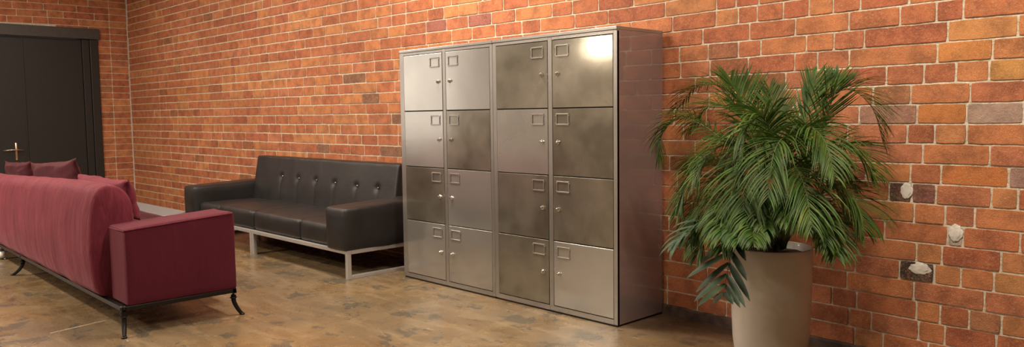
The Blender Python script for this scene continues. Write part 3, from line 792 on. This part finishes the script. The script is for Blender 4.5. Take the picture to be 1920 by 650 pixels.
FR = [  # points in the picture, depth at tip, leaflet length, droop
    ([(1468, 466), (1485, 360), (1512, 265), (1548, 190), (1592, 168), (1634, 200), (1655, 262)], -.34, .24, .55),
    ([(1466, 466), (1484, 370), (1500, 280), (1518, 195), (1530, 140)], -.42, .19, .0),
    ([(1472, 466), (1500, 360), (1535, 270), (1558, 195), (1574, 140)], -.38, .18, .0),
    ([(1468, 466), (1500, 350), (1545, 285), (1598, 280), (1640, 330)], -.52, .24, .6),
    ([(1468, 466), (1510, 395), (1555, 352), (1598, 372), (1620, 430)], -.62, .24, .8),
    ([(1468, 466), (1500, 415), (1535, 395), (1560, 430), (1568, 480)], -.75, .18, .7),
    ([(1458, 466), (1435, 350), (1412, 250), (1390, 185), (1370, 150)], -.30, .24, .2),
    ([(1458, 466), (1422, 340), (1398, 240), (1355, 165), (1305, 165), (1268, 205)], -.22, .20, .6),
    ([(1458, 466), (1405, 320), (1340, 250), (1282, 222), (1245, 245), (1232, 300)], -.66, .19, .8),
    ([(1458, 466), (1392, 345), (1330, 308), (1290, 340), (1272, 400)], -.70, .22, .8),
    ([(1462, 466), (1440, 350), (1402, 312), (1370, 370), (1352, 450)], -.85, .25, .8),
    ([(1462, 466), (1450, 340), (1420, 292), (1398, 340), (1392, 425)], -.92, .26, .8),
    ([(1464, 466), (1475, 350), (1488, 310), (1510, 355), (1522, 425)], -.88, .24, .8),
    ([(1463, 466), (1428, 400), (1372, 380), (1325, 420), (1308, 480)], -.72, .22, .8),
    ([(1463, 466), (1465, 320), (1455, 230), (1442, 165)], -.20, .20, .15),
    ([(1463, 466), (1400, 365), (1345, 335), (1305, 375), (1288, 430)], -.45, .22, .8),
    ([(1463, 466), (1425, 300), (1385, 215), (1330, 200), (1290, 245)], -.45, .23, .6),
    ([(1463, 466), (1430, 330), (1380, 270), (1330, 290), (1300, 350)], -.80, .24, .8),
    ([(1463, 466), (1480, 300), (1510, 240), (1545, 262), (1565, 330)], -.80, .22, .8),
    ([(1463, 466), (1450, 280), (1430, 220), (1400, 240), (1380, 310)], -.75, .25, .8),
    ([(1463, 466), (1495, 380), (1530, 330), (1565, 350), (1585, 410)], -.35, .22, .8),
    ([(1463, 466), (1475, 310), (1470, 260), (1450, 290), (1440, 370)], -.95, .24, .8),
    ([(1463, 466), (1440, 410), (1400, 400), (1370, 430), (1355, 470)], -.85, .18, .8),
    ([(1463, 466), (1490, 420), (1530, 410), (1555, 440), (1575, 470)], -.35, .16, .6),
    ([(1463, 466), (1415, 380), (1355, 300), (1315, 300), (1285, 320)], -.20, .20, .6),
    ([(1463, 466), (1500, 330), (1530, 300), (1560, 310), (1600, 350)], -.20, .22, .7),
    ([(1463, 466), (1448, 400), (1428, 372), (1412, 395), (1405, 440)], -.95, .17, .9),
    ([(1463, 466), (1470, 400), (1475, 370), (1480, 385), (1482, 420)], -.90, .14, .9),
    ([(1463, 466), (1490, 410), (1515, 385), (1540, 410), (1550, 460)], -.80, .17, .9),
    ([(1463, 466), (1435, 390), (1395, 350), (1360, 390), (1340, 440)], -.90, .18, .9),
    ([(1463, 466), (1430, 412), (1404, 398), (1390, 425), (1386, 455)], -1.0, .16, .9),
    ([(1463, 466), (1442, 420), (1425, 398), (1415, 425), (1412, 455)], -1.02, .15, .9),
    ([(1463, 466), (1430, 400), (1385, 385), (1360, 415), (1352, 450)], -.98, .16, .9),
    ([(1463, 466), (1458, 420), (1448, 385), (1442, 400), (1440, 430)], -.92, .15, .9),
    ([(1463, 466), (1480, 425), (1495, 385), (1505, 395), (1510, 430)], -.88, .15, .9),
    ([(1463, 466), (1405, 395), (1350, 360), (1310, 400), (1295, 455)], -.80, .17, .9),
]
rgf = random.Random(8)
for i, (pl, ye, L, dr) in enumerate(FR):
    frond(fp(pl, PY, ye), L, npair=58, wid=.0030 + .0016 * rgf.random(), droop=dr, seed=i, tone=.85 + .3 * random.random(), fwd=1.0 if dr < .3 else .8, start=.30)
frond(fp([(1445, 466), (1418, 425), (1390, 425), (1372, 470), (1362, 520), (1357, 558)], PY, -1.0), .235, npair=6, wid=.0155, mt=LEAF_B, droop=.10, name='broad_frond', fwd=1.15, start=.50, seed=90, tone=.7, lab='darker drooping frond with wide leaflets low on the left', rach=.004)
frond(fp([(1448, 466), (1390, 405), (1345, 400), (1300, 428), (1262, 460)], PY, -.92), .17, npair=8, wid=.012, mt=LEAF_B, droop=.5, name='broad_frond', fwd=1.1, start=.5, seed=91, lab='dull green frond with wide leaflets reaching in front of the lockers', rach=.004)
rgq = random.Random(4)
for i in range(9):
    a = rgq.uniform(0, 6.28); r0 = rgq.uniform(.01, .07)
    bm = bmesh.new(); tube(bm, catmull([(r0 * math.cos(a), r0 * math.sin(a), .565), (r0 * 1.1 * math.cos(a), r0 * 1.1 * math.sin(a), .66), (r0 * 1.9 * math.cos(a), r0 * 1.9 * math.sin(a), .80)], 8), [.011 - .0007 * k for k in range(9)], 8)
    from_bm('stem', bm, STEM, pp, True)
